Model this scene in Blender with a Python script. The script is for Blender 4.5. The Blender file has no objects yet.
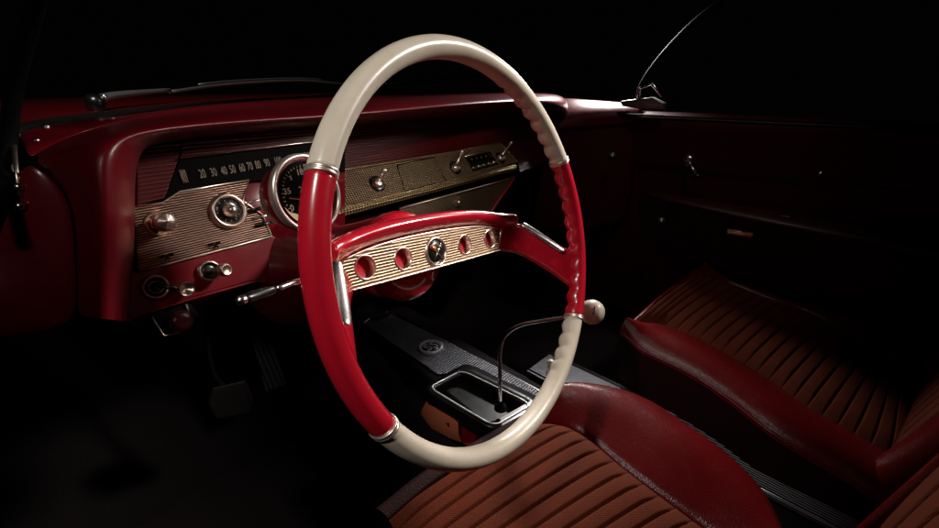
import bpy, bmesh, math, random
from mathutils import Vector as V, Matrix
random.seed(7)
R = math.radians
S = bpy.context.scene
COL = S.collection

# ------------------------------------------------------------------ camera
F_PX, PW, PH = 430.0, 939.0, 528.0
CX, CY = 469.5, 264.0
YAW, PITCH, ROLL = R(53.77), R(22.2), R(0.8)
CAM = V((-.73, -.235, 1.061))
fw = V((math.sin(YAW)*math.cos(PITCH), math.cos(YAW)*math.cos(PITCH), -math.sin(PITCH)))
r0 = V((math.cos(YAW), -math.sin(YAW), 0)); u0 = r0.cross(fw)
rt = math.cos(ROLL)*r0 + math.sin(ROLL)*u0
up = -math.sin(ROLL)*r0 + math.cos(ROLL)*u0
cd = bpy.data.cameras.new('camera'); cam = bpy.data.objects.new('camera', cd); COL.objects.link(cam)
cam.matrix_world = Matrix(((rt.x, up.x, -fw.x, CAM.x), (rt.y, up.y, -fw.y, CAM.y), (rt.z, up.z, -fw.z, CAM.z), (0, 0, 0, 1)))
cd.sensor_width = 36; cd.lens = F_PX/PW*36; cd.clip_start = .01; cd.clip_end = 100
S.camera = cam
# ------------------------------------------------------------------ world, lamps, exposure
w = bpy.data.worlds.new("World"); S.world = w; w.use_nodes = True
w.node_tree.nodes['Background'].inputs[0].default_value = (1, .85, .8, 1)
w.node_tree.nodes['Background'].inputs[1].default_value = .0006
S.view_settings.view_transform = 'Standard'; S.view_settings.look = 'None'; S.view_settings.exposure = 0; S.view_settings.gamma = 1

def look(loc, tgt):
    d = (V(tgt)-V(loc)).normalized()
    return d.to_track_quat('-Z', 'Y').to_euler()
def spot(name, loc, tgt, power, size, blend, radius, col):
    l = bpy.data.lights.new(name, 'SPOT'); l.energy = power; l.spot_size = R(size); l.spot_blend = blend
    l.shadow_soft_size = radius; l.color = col
    o = bpy.data.objects.new(name, l); COL.objects.link(o); o.location = loc; o.rotation_euler = look(loc, tgt)
def area(name, loc, tgt, power, sx, sy, col, spread=180):
    l = bpy.data.lights.new(name, 'AREA'); l.shape = 'RECTANGLE'; l.size = sx; l.size_y = sy; l.energy = power; l.color = col
    l.spread = R(spread)
    o = bpy.data.objects.new(name, l); COL.objects.link(o); o.location = loc; o.rotation_euler = look(loc, tgt)
spot('key_lamp', (-1.30, .02, 1.85), (-.52, .0, .95), 34, 28, 1.0, .04, (1, .95, .88))
spot('seat_fill_spot', (-.75, -.70, 2.1), (.22, -.05, .5), 9.5, 19, 1.0, .025, (1, .88, .76))  # added unseen spot that brightens the seat cushions
spot('dash_fill_spot', (-1.25, -.30, 1.65), (-.62, .33, .99), 8, 19, 1.0, .12, (1, .9, .82))  # fill added to lift the left dash end, no fixture there
spot('cowl_fill_spot', (-.75, .15, 1.75), (-.30, .80, 1.04), 26.0, 50, .9, .04, (1, .95, .92))  # extra unseen light put in for the cowl and wipers
spot('trim_fill_spot', (-.55, -.45, 1.75), (.04, .40, .90), 24.0, 24, .9, .05, (1, .88, .74))  # added spot brightening the metal strip on the dash
spot('console_fill_spot', (-.15, -.60, 1.9), (-.03, .36, .45), 6.0, 15, .9, .03, (.92, .95, 1))  # unseen fill added over the console plate
spot('door_fill_spot', (.15, -.25, 2.2), (.62, .08, .80), 7, 42, 1.0, .05, (1, .92, .88))  # fill added for the dim far door, not a lamp of the car
area('overhead_softbox', (.75, -.75, 1.75), (-.35, .12, .88), 1.1, .22, .22, (1, .92, .85), 30)
area('rim_lamp', (1.0, .42, 1.40), (-.12, .0, .58), 3.0, .12, .12, (1, .95, .92), 60)

# ------------------------------------------------------------------ pixel -> point helpers (used only for measuring real planes)
def ray(x, y): return fw + (x-CX)/F_PX*rt - (y-CY)/F_PX*up
def on(x, y, n, d):
    n = V(n); v = ray(x, y); return CAM + v*((d-CAM.dot(n))/v.dot(n))
def PY(x, y, d): return on(x, y, (0, 1, 0), d)
def PZ(x, y, d): return on(x, y, (0, 0, 1), d)
def PX(x, y, d): return on(x, y, (1, 0, 0), d)

# ------------------------------------------------------------------ materials
def mat(name, col, rough=.5, metal=0, coat=0, bump=None, coat_rough=.05, mottle=0, spec=.5, emit=None, alpha=None, sheen=0):
    m = bpy.data.materials.new(name); m.use_nodes = True; nt = m.node_tree; b = nt.nodes['Principled BSDF']
    b.inputs['Base Color'].default_value = (*col, 1); b.inputs['Roughness'].default_value = rough
    b.inputs['Metallic'].default_value = metal; b.inputs['Coat Weight'].default_value = coat
    b.inputs['Coat Roughness'].default_value = coat_rough; b.inputs['Specular IOR Level'].default_value = spec
    b.inputs['Sheen Weight'].default_value = sheen
    tc = nt.nodes.new('ShaderNodeTexCoord')
    n = nt.nodes.new('ShaderNodeTexNoise'); n.inputs['Scale'].default_value = 38; n.inputs['Detail'].default_value = 8
    n.inputs['Roughness'].default_value = .65
    nt.links.new(tc.outputs['Object'], n.inputs['Vector'])
    if mottle:
        mx = nt.nodes.new('ShaderNodeMix'); mx.data_type = 'RGBA'
        mx.inputs[6].default_value = (*[c*(1-mottle) for c in col], 1); mx.inputs[7].default_value = (*[min(1, c*(1+mottle)) for c in col], 1)
        nt.links.new(n.outputs['Fac'], mx.inputs[0]); nt.links.new(mx.outputs[2], b.inputs['Base Color'])
    # uneven polish
    mr = nt.nodes.new('ShaderNodeMapRange'); mr.inputs['From Min'].default_value = .3; mr.inputs['From Max'].default_value = .7
    mr.inputs['To Min'].default_value = max(.02, rough*.93); mr.inputs['To Max'].default_value = min(1, rough*1.10)
    nt.links.new(n.outputs['Fac'], mr.inputs['Value']); nt.links.new(mr.outputs['Result'], b.inputs['Roughness'])
    h = None
    def math_(op, a, bb=None, c=None):
        q = nt.nodes.new('ShaderNodeMath'); q.operation = op
        for i, s in enumerate((a, bb, c)):
            if s is None: continue
            if isinstance(s, (int, float)): q.inputs[i].default_value = s
            else: nt.links.new(s, q.inputs[i])
        return q.outputs[0]
    if bump:
        kind, p, dist = bump[0], bump[1], bump[2]
        if kind == 'noise':
            q = nt.nodes.new('ShaderNodeTexNoise'); q.inputs['Scale'].default_value = p; q.inputs['Detail'].default_value = 4
            nt.links.new(tc.outputs['Object'], q.inputs['Vector']); h = q.outputs['Fac']
        elif kind == 'leather':
            q = nt.nodes.new('ShaderNodeTexVoronoi'); q.inputs['Scale'].default_value = p; q.feature = 'F1'
            nt.links.new(tc.outputs['Object'], q.inputs['Vector'])
            q2 = nt.nodes.new('ShaderNodeTexNoise'); q2.inputs['Scale'].default_value = 30; q2.inputs['Detail'].default_value = 6
            nt.links.new(tc.outputs['Object'], q2.inputs['Vector'])
            h = math_('ADD', math_('MULTIPLY', q.outputs['Distance'], -1.0), math_('MULTIPLY', q2.outputs['Fac'], .6))
        elif kind in ('ribs', 'hatch', 'weave', 'ribsz'):
            sp = nt.nodes.new('ShaderNodeSeparateXYZ')
            nt.links.new(tc.outputs['Object' if kind in ('weave', 'ribsz') else 'UV'], sp.inputs[0])
            k = 2*math.pi/p
            a = math_('SINE', math_('MULTIPLY', sp.outputs[2 if kind == 'ribsz' else 1], k))
            if kind in ('ribs', 'ribsz'): h = a
            elif kind == 'hatch':
                h = math_('ADD', a, math_('SINE', math_('MULTIPLY', sp.outputs[0], k*.7)))
            else:
                h = math_('MULTIPLY', a, math_('SINE', math_('MULTIPLY', sp.outputs[0], k)))
        bn = nt.nodes.new('ShaderNodeBump'); bn.inputs['Distance'].default_value = dist; bn.inputs['Strength'].default_value = 1
        nt.links.new(h, bn.inputs['Height']); nt.links.new(bn.outputs[0], b.inputs['Normal'])
        if kind in ('ribs', 'hatch') and len(bump) > 3:      # darker colour in the grooves of the stamped metal
            mx = nt.nodes.new('ShaderNodeMix'); mx.data_type = 'RGBA'
            f = nt.nodes.new('ShaderNodeMapRange'); f.inputs['From Min'].default_value = -.7; f.inputs['From Max'].default_value = .5
            nt.links.new(h, f.inputs['Value'])
            mx.inputs[6].default_value = (*bump[3], 1); mx.inputs[7].default_value = (*col, 1)
            nt.links.new(f.outputs['Result'], mx.inputs[0]); nt.links.new(mx.outputs[2], b.inputs['Base Color'])
    return m
M = dict(
 red=mat('red_enamel', (.50, .007, .022), .26, 0, 1, ('noise', 60, .0001), .06, .08),
 dashred=mat('dash_red_paint', (.14, .0018, .007), .30, 0, .6, ('noise', 300, .00006), .12, .08),
 pad=mat('dash_pad_vinyl', (.10, .0016, .0055), .32, 0, .0, ('noise', 450, .00012), .25, .1, .35),
 padrib=mat('dash_ribbed_panel', (.07, .002, .004), .4, 0, .1, ('ribs', .0048, .0007), .2, .2),
 ivory=mat('ivory_plastic', (.71, .63, .51), .33, 0, .22, ('noise', 40, .0003), .1, .17),
 chrome=mat('chrome', (.88, .86, .84), .24, 1, 0, ('noise', 90, .0001)),
 chrome_warm=mat('aged_chrome', (.85, .70, .60), .30, 1, 0, ('noise', 200, .0002), mottle=.15),
 gold=mat('gold_ribbed_metal', (.85, .66, .46), .40, 1, 0, ('ribs', .0031, .0006, (.10, .05, .03))),
 copper=mat('copper_ribbed_metal', (.56, .34, .24), .38, 1, 0, ('ribs', .0029, .0006, (.09, .03, .02))),
 hatch=mat('bronze_hatched_metal', (.74, .55, .36), .42, 1, 0, ('hatch', .0036, .0006, (.05, .035, .02))),
 hatchlip=mat('gold_hatched_lip', (.85, .66, .36), .38, 1, 0, ('hatch', .0045, .0006, (.2, .12, .05))),
 alu=mat('ribbed_aluminium', (.45, .46, .50), .42, .75, 0, ('hatch', .0045, .0007, (.03, .03, .035))),
 alur=mat('ribbed_tunnel_plate', (.26, .27, .30), .42, .9, 0, ('ribs', .0062, .0009, (.03, .03, .035))),
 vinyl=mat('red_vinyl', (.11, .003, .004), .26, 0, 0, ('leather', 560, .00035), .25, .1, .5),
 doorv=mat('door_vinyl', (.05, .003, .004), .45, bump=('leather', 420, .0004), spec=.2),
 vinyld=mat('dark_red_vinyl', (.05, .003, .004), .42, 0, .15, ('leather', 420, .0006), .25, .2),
 skirt=mat('skirt_and_shaded_roll', (.016, .002, .002), .7, spec=.15, bump=('leather', 420, .0006)),
 cloth=mat('rust_cloth', (.10, .017, .005), .85, 0, 0, ('weave', .0030, .00025), mottle=.35, spec=.15),
 carpet=mat('dark_red_carpet', (.006, .001, .001), .95, 0, 0, ('noise', 500, .004), mottle=.5),
 black=mat('black_plastic', (.005, .005, .005), .3, 0, .3, ('noise', 100, .0001)),
 wiper_metal=mat('wiper_metal', (.28, .28, .28), .4, .8),
 cream=mat('cream_gold_enamel', (.62, .46, .30), .35, .3),
 pale_bezel=mat('pale_bezel', (.88, .76, .68), .34, .85),
 silver=mat('silver_trim', (.74, .74, .75), .34, .45),
 speedprint=mat('speedometer_print', (.21, .16, .11), .6),
 knobred=mat('dark_red_knob', (.06, .002, .004), .3),
 matte=mat('matte_black', (.004, .0035, .0035), .75, spec=.06),
 rubber=mat('black_rubber', (.004, .0035, .0035), .65, 0, 0, ('noise', 200, .0005), spec=.15),
 dial=mat('dial_black', (.0025, .002, .002), .55, spec=.02),
 print_=mat('dial_print', (.36, .27, .20), .6),
 red_dk=mat('cup_red', (.22, .004, .014), .3, 0, .6),
 hood=mat('hood_paint', (.16, .003, .006), .3, 0, 1),
 burnt=mat('orange_reflection', (.45, .12, .06), .4, 0, .2, ('leather', 300, .0006)),  # orange reflection under the console tray, put into a base colour
)
def glass_mat():
    m = bpy.data.materials.new('glass'); m.use_nodes = True; nt = m.node_tree; nt.nodes.clear()
    o = nt.nodes.new('ShaderNodeOutputMaterial'); mx = nt.nodes.new('ShaderNodeMixShader'); t = nt.nodes.new('ShaderNodeBsdfTransparent')
    g = nt.nodes.new('ShaderNodeBsdfGlossy'); g.inputs['Roughness'].default_value = .02
    fr = nt.nodes.new('ShaderNodeFresnel'); fr.inputs[0].default_value = 1.045
    t.inputs[0].default_value = (.93, .95, .94, 1)
    nt.links.new(fr.outputs[0], mx.inputs[0]); nt.links.new(t.outputs[0], mx.inputs[1]); nt.links.new(g.outputs[0], mx.inputs[2]); nt.links.new(mx.outputs[0], o.inputs[0])
    return m
M['glass'] = glass_mat()

# ------------------------------------------------------------------ object helpers
def wloc(o):
    p = V((0, 0, 0))
    while o: p = p + o.location; o = o.parent
    return p
def thing(name, label, cat, loc=(0, 0, 0), group=None):
    o = bpy.data.objects.new(name, None); COL.objects.link(o); o.location = loc; o.empty_display_size = .05
    o['label'] = label; o['category'] = cat
    if group: o['group'] = group
    return o
def link(name, verts, faces, m, parent, uvs=None, smooth=True, sub=0, bevel=0, label=None, solid=0, seg=2):
    off = wloc(parent) if parent else V((0, 0, 0))
    me = bpy.data.meshes.new(name); me.from_pydata([tuple(V(v)-off) for v in verts], [], faces); me.update()
    if uvs:
        ul = me.uv_layers.new(name='UVMap')
        for lp in me.loops: ul.data[lp.index].uv = uvs[lp.vertex_index]
    bm = bmesh.new(); bm.from_mesh(me); bmesh.ops.recalc_face_normals(bm, faces=bm.faces); bm.to_mesh(me); bm.free()
    o = bpy.data.objects.new(name, me); COL.objects.link(o); o.parent = parent
    me.materials.append(M[m] if isinstance(m, str) else m)
    for p in me.polygons: p.use_smooth = smooth
    if solid:
        k = o.modifiers.new('s', 'SOLIDIFY'); k.thickness = solid; k.offset = 0
    if bevel:
        k = o.modifiers.new('b', 'BEVEL'); k.width = bevel; k.segments = seg; k.limit_method = 'ANGLE'; k.angle_limit = R(35)
        k.harden_normals = False
    if sub:
        k = o.modifiers.new('u', 'SUBSURF'); k.levels = sub; k.render_levels = sub
    if label: o['label'] = label
    return o
class G:                                   # collects several shapes of ONE part
    def __init__(s): s.v = []; s.f = []; s.uv = []
    def add(s, v, f, uv=None):
        b = len(s.v); s.v += [V(x) for x in v]; s.f += [[i+b for i in q] for q in f]
        s.uv += uv if uv else [(x[0], x[2]) for x in v]; return s
    def grid(s, rows, cr=False, cc=False, cap=False):
        nr, nc = len(rows), len(rows[0]); v = [p for r_ in rows for p in r_]; f = []
        for i in range(nr if cr else nr-1):
            for j in range(nc if cc else nc-1):
                i2, j2 = (i+1) % nr, (j+1) % nc
                f.append([i*nc+j, i2*nc+j, i2*nc+j2, i*nc+j2])
        if cap: f.append(list(range(nc))); f.append(list(range((nr-1)*nc, nr*nc)))
        return s.add(v, f)
    def tube(s, path, r, n=12, cap=True):
        path = [V(p) for p in path]; rows = []; nrm = None
        for i, p in enumerate(path):
            t = (path[min(i+1, len(path)-1)]-path[max(i-1, 0)]).normalized()
            if nrm is None: nrm = t.orthogonal().normalized()
            nrm = (nrm - t*nrm.dot(t)).normalized(); bn = t.cross(nrm)
            rr = r(i/(len(path)-1)) if callable(r) else r
            rows.append([p + rr*(math.cos(a)*nrm+math.sin(a)*bn) for a in [2*math.pi*k/n for k in range(n)]])
        return s.grid(rows, cc=True, cap=cap)
    def lathe(s, c, ax, prof, n=32, sx=1.0, xd=None, cap=False):
        c = V(c); ax = V(ax).normalized(); a = (V(xd) if xd else ax.orthogonal()); a = (a-ax*a.dot(ax)).normalized(); b = ax.cross(a)
        rows = [[c+ax*h+r_*(sx*math.cos(t)*a+math.sin(t)*b) for t in [2*math.pi*k/n for k in range(n)]] for r_, h in prof]
        return s.grid(rows, cc=True, cap=cap)
    def box(s, c, sx, sy, sz, X=(1, 0, 0), Y=(0, 1, 0), Z=(0, 0, 1)):
        c, X, Y, Z = V(c), V(X), V(Y), V(Z); v = []
        for k in (-1, 1):
            for q in ((-1, -1), (1, -1), (1, 1), (-1, 1)): v.append(c+X*sx/2*q[0]+Y*sy/2*q[1]+Z*sz/2*k)
        return s.add(v, [[0, 3, 2, 1], [4, 5, 6, 7], [0, 1, 5, 4], [1, 2, 6, 5], [2, 3, 7, 6], [3, 0, 4, 7]])
    def prism(s, poly, n, th):             # polygon extruded by th against its normal
        n = V(n).normalized(); a = V((1, 0, 0)); a = (a-n*a.dot(n)).normalized(); b = n.cross(a)
        k = len(poly); v = [V(p) for p in poly]+[V(p)-n*th for p in poly]
        f = [list(range(k)), list(range(2*k-1, k-1, -1))]+[[i, (i+1) % k, (i+1) % k+k, i+k] for i in range(k)]
        return s.add(v, f, [(p.dot(a), p.dot(b)) for p in v])
    def out(s, name, m, parent, **kw): return link(name, s.v, s.f, m, parent, uvs=s.uv, **kw)
def plate(name, loops, O, X, Y, m, parent, depth=.002, bevel=0, label=None):
    """flat sheet with holes; loops are 2-D outlines in the frame O,X,Y"""
    cu = bpy.data.curves.new(name, 'CURVE'); cu.dimensions = '2D'; cu.fill_mode = 'BOTH'; cu.extrude = depth/2; cu.bevel_depth = bevel; cu.bevel_resolution = 1
    for lp in loops:
        sp = cu.splines.new('POLY'); sp.points.add(len(lp)-1); sp.use_cyclic_u = True
        for i, p in enumerate(lp): sp.points[i].co = (p[0], p[1], 0, 1)
    return curve_mesh(name, cu, O, X, Y, m, parent, label)
def curve_mesh(name, cu, O, X, Y, m, parent, label=None):
    t = bpy.data.objects.new('tmp', cu); COL.objects.link(t)
    dg = bpy.context.evaluated_depsgraph_get(); me0 = bpy.data.meshes.new_from_object(t.evaluated_get(dg))
    X, Y = V(X), V(Y); N = X.cross(Y).normalized(); O = V(O)
    vs = [v.co.copy() for v in me0.vertices]; fs = [list(p.vertices) for p in me0.polygons]
    bpy.data.objects.remove(t); bpy.data.meshes.remove(me0)
    return link(name, [O+X*v.x+Y*v.y+N*v.z for v in vs], fs, m, parent, uvs=[(v.x, v.y) for v in vs], smooth=False, label=label)
def text(name, s, O, X, Y, size, m, parent, depth=.0004, label=None):
    cu = bpy.data.curves.new(name, 'FONT'); cu.body = s; cu.size = size; cu.align_x = 'CENTER'; cu.align_y = 'CENTER'; cu.extrude = depth
    return curve_mesh(name, cu, O, X, Y, m, parent, label)
def circ(cx, cy, r, n=40, ry=None): return [(cx+r*math.cos(2*math.pi*k/n), cy+(ry or r)*math.sin(2*math.pi*k/n)) for k in range(n)]
def smoothpath(pts, n=8):
    """Catmull-Rom through points"""
    P = [V(p) for p in pts]; P = [2*P[0]-P[1]]+P+[2*P[-1]-P[-2]]; o = []
    for i in range(1, len(P)-2):
        for k in range(n):
            t = k/n; a, b, c, d = P[i-1], P[i], P[i+1], P[i+2]
            o.append(.5*((2*b)+(c-a)*t+(2*a-5*b+4*c-d)*t*t+(3*b-a-3*c+d)*t**3))
    return o+[P[-2]]
def struct(o): o['kind'] = 'structure'; return o

# ================================================================== SETTING
g = G().box((0, -.1, .17), 2.0, 2.4, .04); fl = struct(g.out('floor', 'carpet', None, smooth=False))
# firewall / toe board: rises towards the front
g = G().grid([[V((x, .70, .19)) for x in (-.95, -.3, .3, .95)], [V((x, .92, .42)) for x in (-.95, -.3, .3, .95)], [V((x, .94, .98)) for x in (-.95, -.3, .3, .95)]])
struct(g.out('firewall', 'carpet', None, solid=.01))
# transmission tunnel carpet
rows = []
for y, h, hw in ((-1.2, .34, .15), (-.5, .36, .15), (0, .38, .16), (.45, .42, .18), (.93, .52, .24)):
    rows.append([V((hw*math.cos(a)*1.0, y, .19+(h-.19)*math.sin(a)**.6)) for a in [math.pi*k/12 for k in range(13)]])
struct(G().grid(rows).out('tunnel', 'carpet', None, sub=1))

# ================================================================== STEERING WHEEL
WC = V((-.37, 0, .90)); TL, ST = R(17), R(7)
Nn = V((0, -math.cos(TL), math.sin(TL))); Uu = V((0, math.sin(TL), math.cos(TL))); Xx = V((1, 0, 0))
wx = math.cos(ST)*Xx - math.sin(ST)*Uu; wy = math.sin(ST)*Xx + math.cos(ST)*Uu
def WL(x, y, h): return WC + wx*x + wy*y + Nn*h
sw = thing('steering_wheel', 'large red and ivory steering wheel with ribbed gold spoke panel in front of dashboard', 'steering wheel', WC-Nn*.15)
RR, TR = .2065, .0112
def rimseg(a0, a1, m, lbl, name='rim_section'):
    n = max(8, int(abs(a1-a0)*1.6)); rows = []
    for i in range(n+1):
        ad = a0+(a1-a0)*i/n; a = R(ad); rad = V((math.sin(a), math.cos(a))); row = []
        for k in range(28):
            t = 2*math.pi*k/28; cr, ch = math.cos(t), math.sin(t)     # cr outward, ch towards driver
            r_ = TR*.94
            aa = abs((ad+180) % 360-180)
            w_ = max(0, min(1, (aa-18)/6))*max(0, min(1, (152-aa)/8))*(1 if (ad % 360) < 180 else 0)
            back = max(0, math.cos(t-math.radians(222)))**1.5            # finger grips on the back inner face
            s_ = abs(math.sin(math.pi*ad/6.0))
            r_ += w_*back*(.0034*s_-.0022)
            row.append(WL(*(rad*(RR+cr*r_)), ch*r_*1.20))
        rows.append(row)
    return G().grid(rows, cc=True, cap=True).out(name, m, sw, label=lbl)
rimseg(-64.5, 61.5, 'ivory', 'ivory upper rim section')
rimseg(63, 124.5, 'red', 'red right rim section')
rimseg(126, 236.5, 'ivory', 'ivory lower rim section')
rimseg(238, 294, 'red', 'red left rim section')
for a in (62.25, 125.25, 237.25, 294.75):
    rows = []
    for da, rr in ((-.75, .0112), (-.65, .0121), (-.25, .0121), (-.12, .0117), (.12, .0117), (.25, .0121), (.65, .0121), (.75, .0112)):
        b = R(a+da*.95); rad = V((math.sin(b), math.cos(b)))
        rows.append([WL(*(rad*(RR+rr*.94*math.cos(t))), rr*math.sin(t)*1.18) for t in [2*math.pi*k/28 for k in range(28)]])
    G().grid(rows, cc=True, cap=True).out('rim_band', 'pale_bezel', sw)
# spoke shell: outline of its ribbed plate in wheel coordinates (x, y)
H0 = -.080
def ytop(x): return .0306 - .35*x*x - 20*x**4
def ybot(x): return -.0135 + .03*x*x
xs = [-.152, -.146, -.135, -.118, -.095, -.07, -.045, -.02, 0, .02, .045, .07, .095, .118, .135, .146, .152]
rows = []
for x in xs:
    e = max(0, (abs(x)-.118)/.034); yt, yb = ytop(min(.142, abs(x))), ybot(x); dh = .016*e*e
    rows.append([WL(x, y, h+dh) for y, h in ((yt-.003, H0-.004), (yt, H0+.000), (yt+.003, H0+.005), (yt+.0075, H0+.010), (yt+.013, H0+.0135), (yt+.0185, H0+.011), (yt+.0215, H0+.002),
        (yt+.020, H0-.012), (yt+.014, H0-.032), (yt-.006, H0-.045), (yb+.010, H0-.045), (yb+.001, H0-.030), (yb-.0015, H0-.012), (yb-.0015, H0-.001), (yb+.002, H0-.002), ((yt+yb)/2, H0-.006))])
sp = G().grid(rows, cc=True, cap=True).out('spoke', 'red', sw, sub=2, label='red spoke shell bowed over the ribbed plate')
# arms down to the rim
for s in (-1, 1):
    rows = []
    # centre (x,y,h), half-height, half thickness
    for x, y, h, hh, th in ((.126, .008, H0-.008, .024, .010), (.142, .006, -.071, .0225, .010), (.155, -.004, -.059, .020, .010), (.168, -.020, -.041, .0205, .010), (.181, -.038, -.024, .0215, .0095), (.193, -.052, -.010, .025, .0085), (.2015, -.060, -.002, .032, .0065), (.2045, -.062, 0, .034, .004)):
        d = V((.83, -.56)); row = []
        px, py = .34, .940                      # direction across the arm
        for k in range(16):
            t = 2*math.pi*k/16; c_, s_ = math.cos(t), math.sin(t)
            q = lambda v: math.copysign(abs(v)**.55, v)
            row.append(WL(s*(x+px*hh*q(c_)), y+py*hh*q(c_), h+th*q(s_)))
        rows.append(row)
    arm = G().grid(rows, cc=True, cap=True).out('spoke_arm', 'red', sw, sub=1)
    # chrome horn strip lying on the arm face
    A, B = V((s*.1535, .0200, -.0535)), V((s*.184, -.0270, -.0105)); rows = []
    for k, (t, wd) in enumerate(((0, .004), (.03, .0062), (.5, .0070), (.97, .0066), (1, .004))):
        p = A.lerp(B, t); dx = V((.92*s, .38, 0))
        rows.append([WL(*(p+dx*a*wd+V((-.35*s, 0, .94))*b)) for a, b in ((-1, -.004), (-1, .001), (-.6, .0032), (0, .0038), (.6, .0032), (1, .001), (1, -.004), (0, -.006))])
    G().grid(rows, cc=True, cap=True).out('horn_strip', 'chrome', sw, sub=1)
# ribbed gold plate with four open holes and the emblem
n = 24; out = [(x, ytop(x)-.0015) for x in [-.134+.268*k/n for k in range(n+1)]]
out += [(.141, .012), (.152, -.008), (.1515, -.0115), (.148, -.0125)]+[(x, ybot(x)+.0010) for x in [.14-.28*k/n for k in range(n+1)]]+[(-.148, -.0125), (-.1515, -.0115), (-.152, -.008), (-.141, .012)]
HX = [(-.106, .0066), (-.0548, .0064), (.0510, .0064), (.106, .0064)]; EC = (-.003, .0060)
plate('trim_plate', [out]+[circ(x, y, .0113) for x, y in HX]+[circ(*EC, .0152)], WL(0, 0, H0+.001), wx, wy, 'gold', sw, .002, .0003, 'gold ribbed plate with holes')
g = G().tube([WL(x, y, H0+.0025) for x, y in out+[out[0]]], .0011, 6); g.out('plate_edge', 'chrome_warm', sw)
for x, y in HX:
    G().lathe(WL(x, y, H0), Nn, ((.0108, -.012), (.0108, .002), (.0118, .0035), (.0130, .0028), (.0134, .001)), 36).out('hole_ring', 'chrome_warm', sw)
    G().lathe(WL(x, y, H0), Nn, ((.0112, -.003), (.0112, -.016), (.009, -.020), (.004, -.0215), (.0005, -.022)), 32).out('hole_cup', 'red_dk', sw)
em = G().lathe(WL(*EC, H0), Nn, ((.0145, 0), (.0148, .004), (.0162, .005), (.0176, .0035), (.018, .001)), 44).out('emblem', 'chrome_warm', sw)
G().lathe(WL(*EC, H0), Nn, ((.0148, .001), (.0146, .0030), (.008, .0042), (.0005, .0046)), 40).out('emblem_face', 'black', em)
def flag(parent, O, X, Y, s, m1, m2, h):
    O, X, Y = V(O), V(X), V(Y); N = X.cross(Y)
    g = G()
    for sg in (-1, 1):
        g.tube([O+X*(-sg*.45*s)+Y*(-.6*s)+N*h, O+X*(sg*.55*s)+Y*(.55*s)+N*h], s*.035, 6)
    g.out('flag_staffs', m1, parent)
    for sg, mm in ((-1, m2), (1, m1)):
        pts = []
        for j in range(5):
            t = j/4
            pts.append([O+X*sg*(.15+.62*t-.12*i)*s+Y*(.02+.35*t*.9+i*.42-.1*math.sin(t*6)*.6-.35*t*i*.4)*s+N*(h+s*.05*math.sin(t*5)) for i in (0, .5, 1)])
        if mm == m1:      # checks: leave out alternate squares
            g2 = G()
            for j in range(4):
                for i in range(2):
                    if (i+j) % 2 == 0: g2.add([pts[j][i], pts[j+1][i], pts[j+1][i+1], pts[j][i+1]], [[0, 1, 2, 3]])
            g2.out('checkered_flag', mm, parent, solid=.0004)
        else: G().grid(pts).out('plain_flag', mm, parent, solid=.0004)
M['flagred'] = mat('flag_copper', (.6, .16, .07), .35, .7)
flag(em, WL(*EC, H0), wx, wy, .0145, 'chrome_warm', 'flagred', .0048)
# hub bell behind the spoke
G().lathe(WL(0, .004, H0), -Nn, ((.02, .030), (.038, .032), (.052, .040), (.0575, .052), (.058, .070), (.054, .078), (.03, .08)), 48).out('hub', 'red', sw, sub=1)

# ================================================================== STEERING COLUMN
cl = thing('steering_column', 'glossy red steering column between the wheel and the dashboard with chrome signal lever', 'steering column', WC-Nn*.34)
G().lathe(WL(0, .004, -.164), -Nn, ((.03, 0), (.0535, .001), (.0545, .006), (.052, .05), (.050, .11), (.058, .15), (.078, .185), (.098, .205), (.1, .22)), 56).out('shroud', 'dashred', cl, sub=1)
G().lathe(WL(0, .004, -.159), -Nn, ((.048, 0), (.050, .004), (.048, .008)), 48).out('collar', 'rubber', cl)
# signal lever: black grip with chrome rod, sticks out to the left below the rim
A = PY(243, 300, .075); B = PY(277, 289, .085); C_ = PY(303, 281, .095); D = WL(-.03, -.02, -.19)
lv = G().tube([A, A.lerp(B, .06), A.lerp(B, .5), B], lambda t: (.0035, .0048, .0048, .0038)[min(3, int(t*3+.01))], 16).out('lever_grip', 'black', cl, sub=1)
G().tube(smoothpath([B, C_, C_.lerp(D, .6), D], 5), .0028, 12).out('lever_rod', 'chrome', cl)
G().lathe(A+(A-B).normalized()*.001, (A-B), ((.0036, -.003), (.0042, 0), (.0032, .003), (.0005, .004)), 20).out('lever_tip', 'chrome', lv)

# ================================================================== TACHOMETER
TC = PY(307, 194, .20)
tn = V((.10, -.95, .25)).normalized(); tx = V((1, 0, 0)); tx = (tx-tn*tx.dot(tn)).normalized(); ty = tn.cross(tx)
ta = thing('tachometer', 'round chrome tachometer with black dial clamped on the column left of centre', 'gauge', TC-ty*.05)
RT = .0415
G().lathe(TC, tn, ((.01, -.045), (RT*.6, -.044), (RT*.86, -.036), (RT*.98, -.018), (RT, 0), (RT*.9, .002)), 56).out('housing', 'dashred', ta)
G().lathe(TC, tn, ((RT*1.0, -.008), (RT*1.07, -.006), (RT*1.10, -.001), (RT*1.09, .004), (RT*1.03, .0065), (RT*.97, .0055), (RT*.945, .002), (RT*.93, -.002)), 64).out('bezel', 'pale_bezel', ta, sub=1)
fc = G().lathe(TC, tn, ((RT*.95, -.003), (RT*.95, .0), (.0005, .0)), 56).out('dial', 'dial', ta, smooth=False)
TX = lambda x, y, h=.0012: TC+tx*x*RT+ty*y*RT+tn*h
for s_, x, y, z in (('0', -.60, -.28, .17), ('35', -.60, .16, .17), ('18', -.06, .60, .17), ('27', -.12, .14, .17), ('RPM', .10, -.30, .15), ('50', .5, .3, .17), ('5', -.38, .48, .12), ('x', .10, -.48, .1)):
    text('dial_number', s_, TX(x, y), tx, ty, z*RT*1.35, 'print_', fc, .0002)
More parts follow.
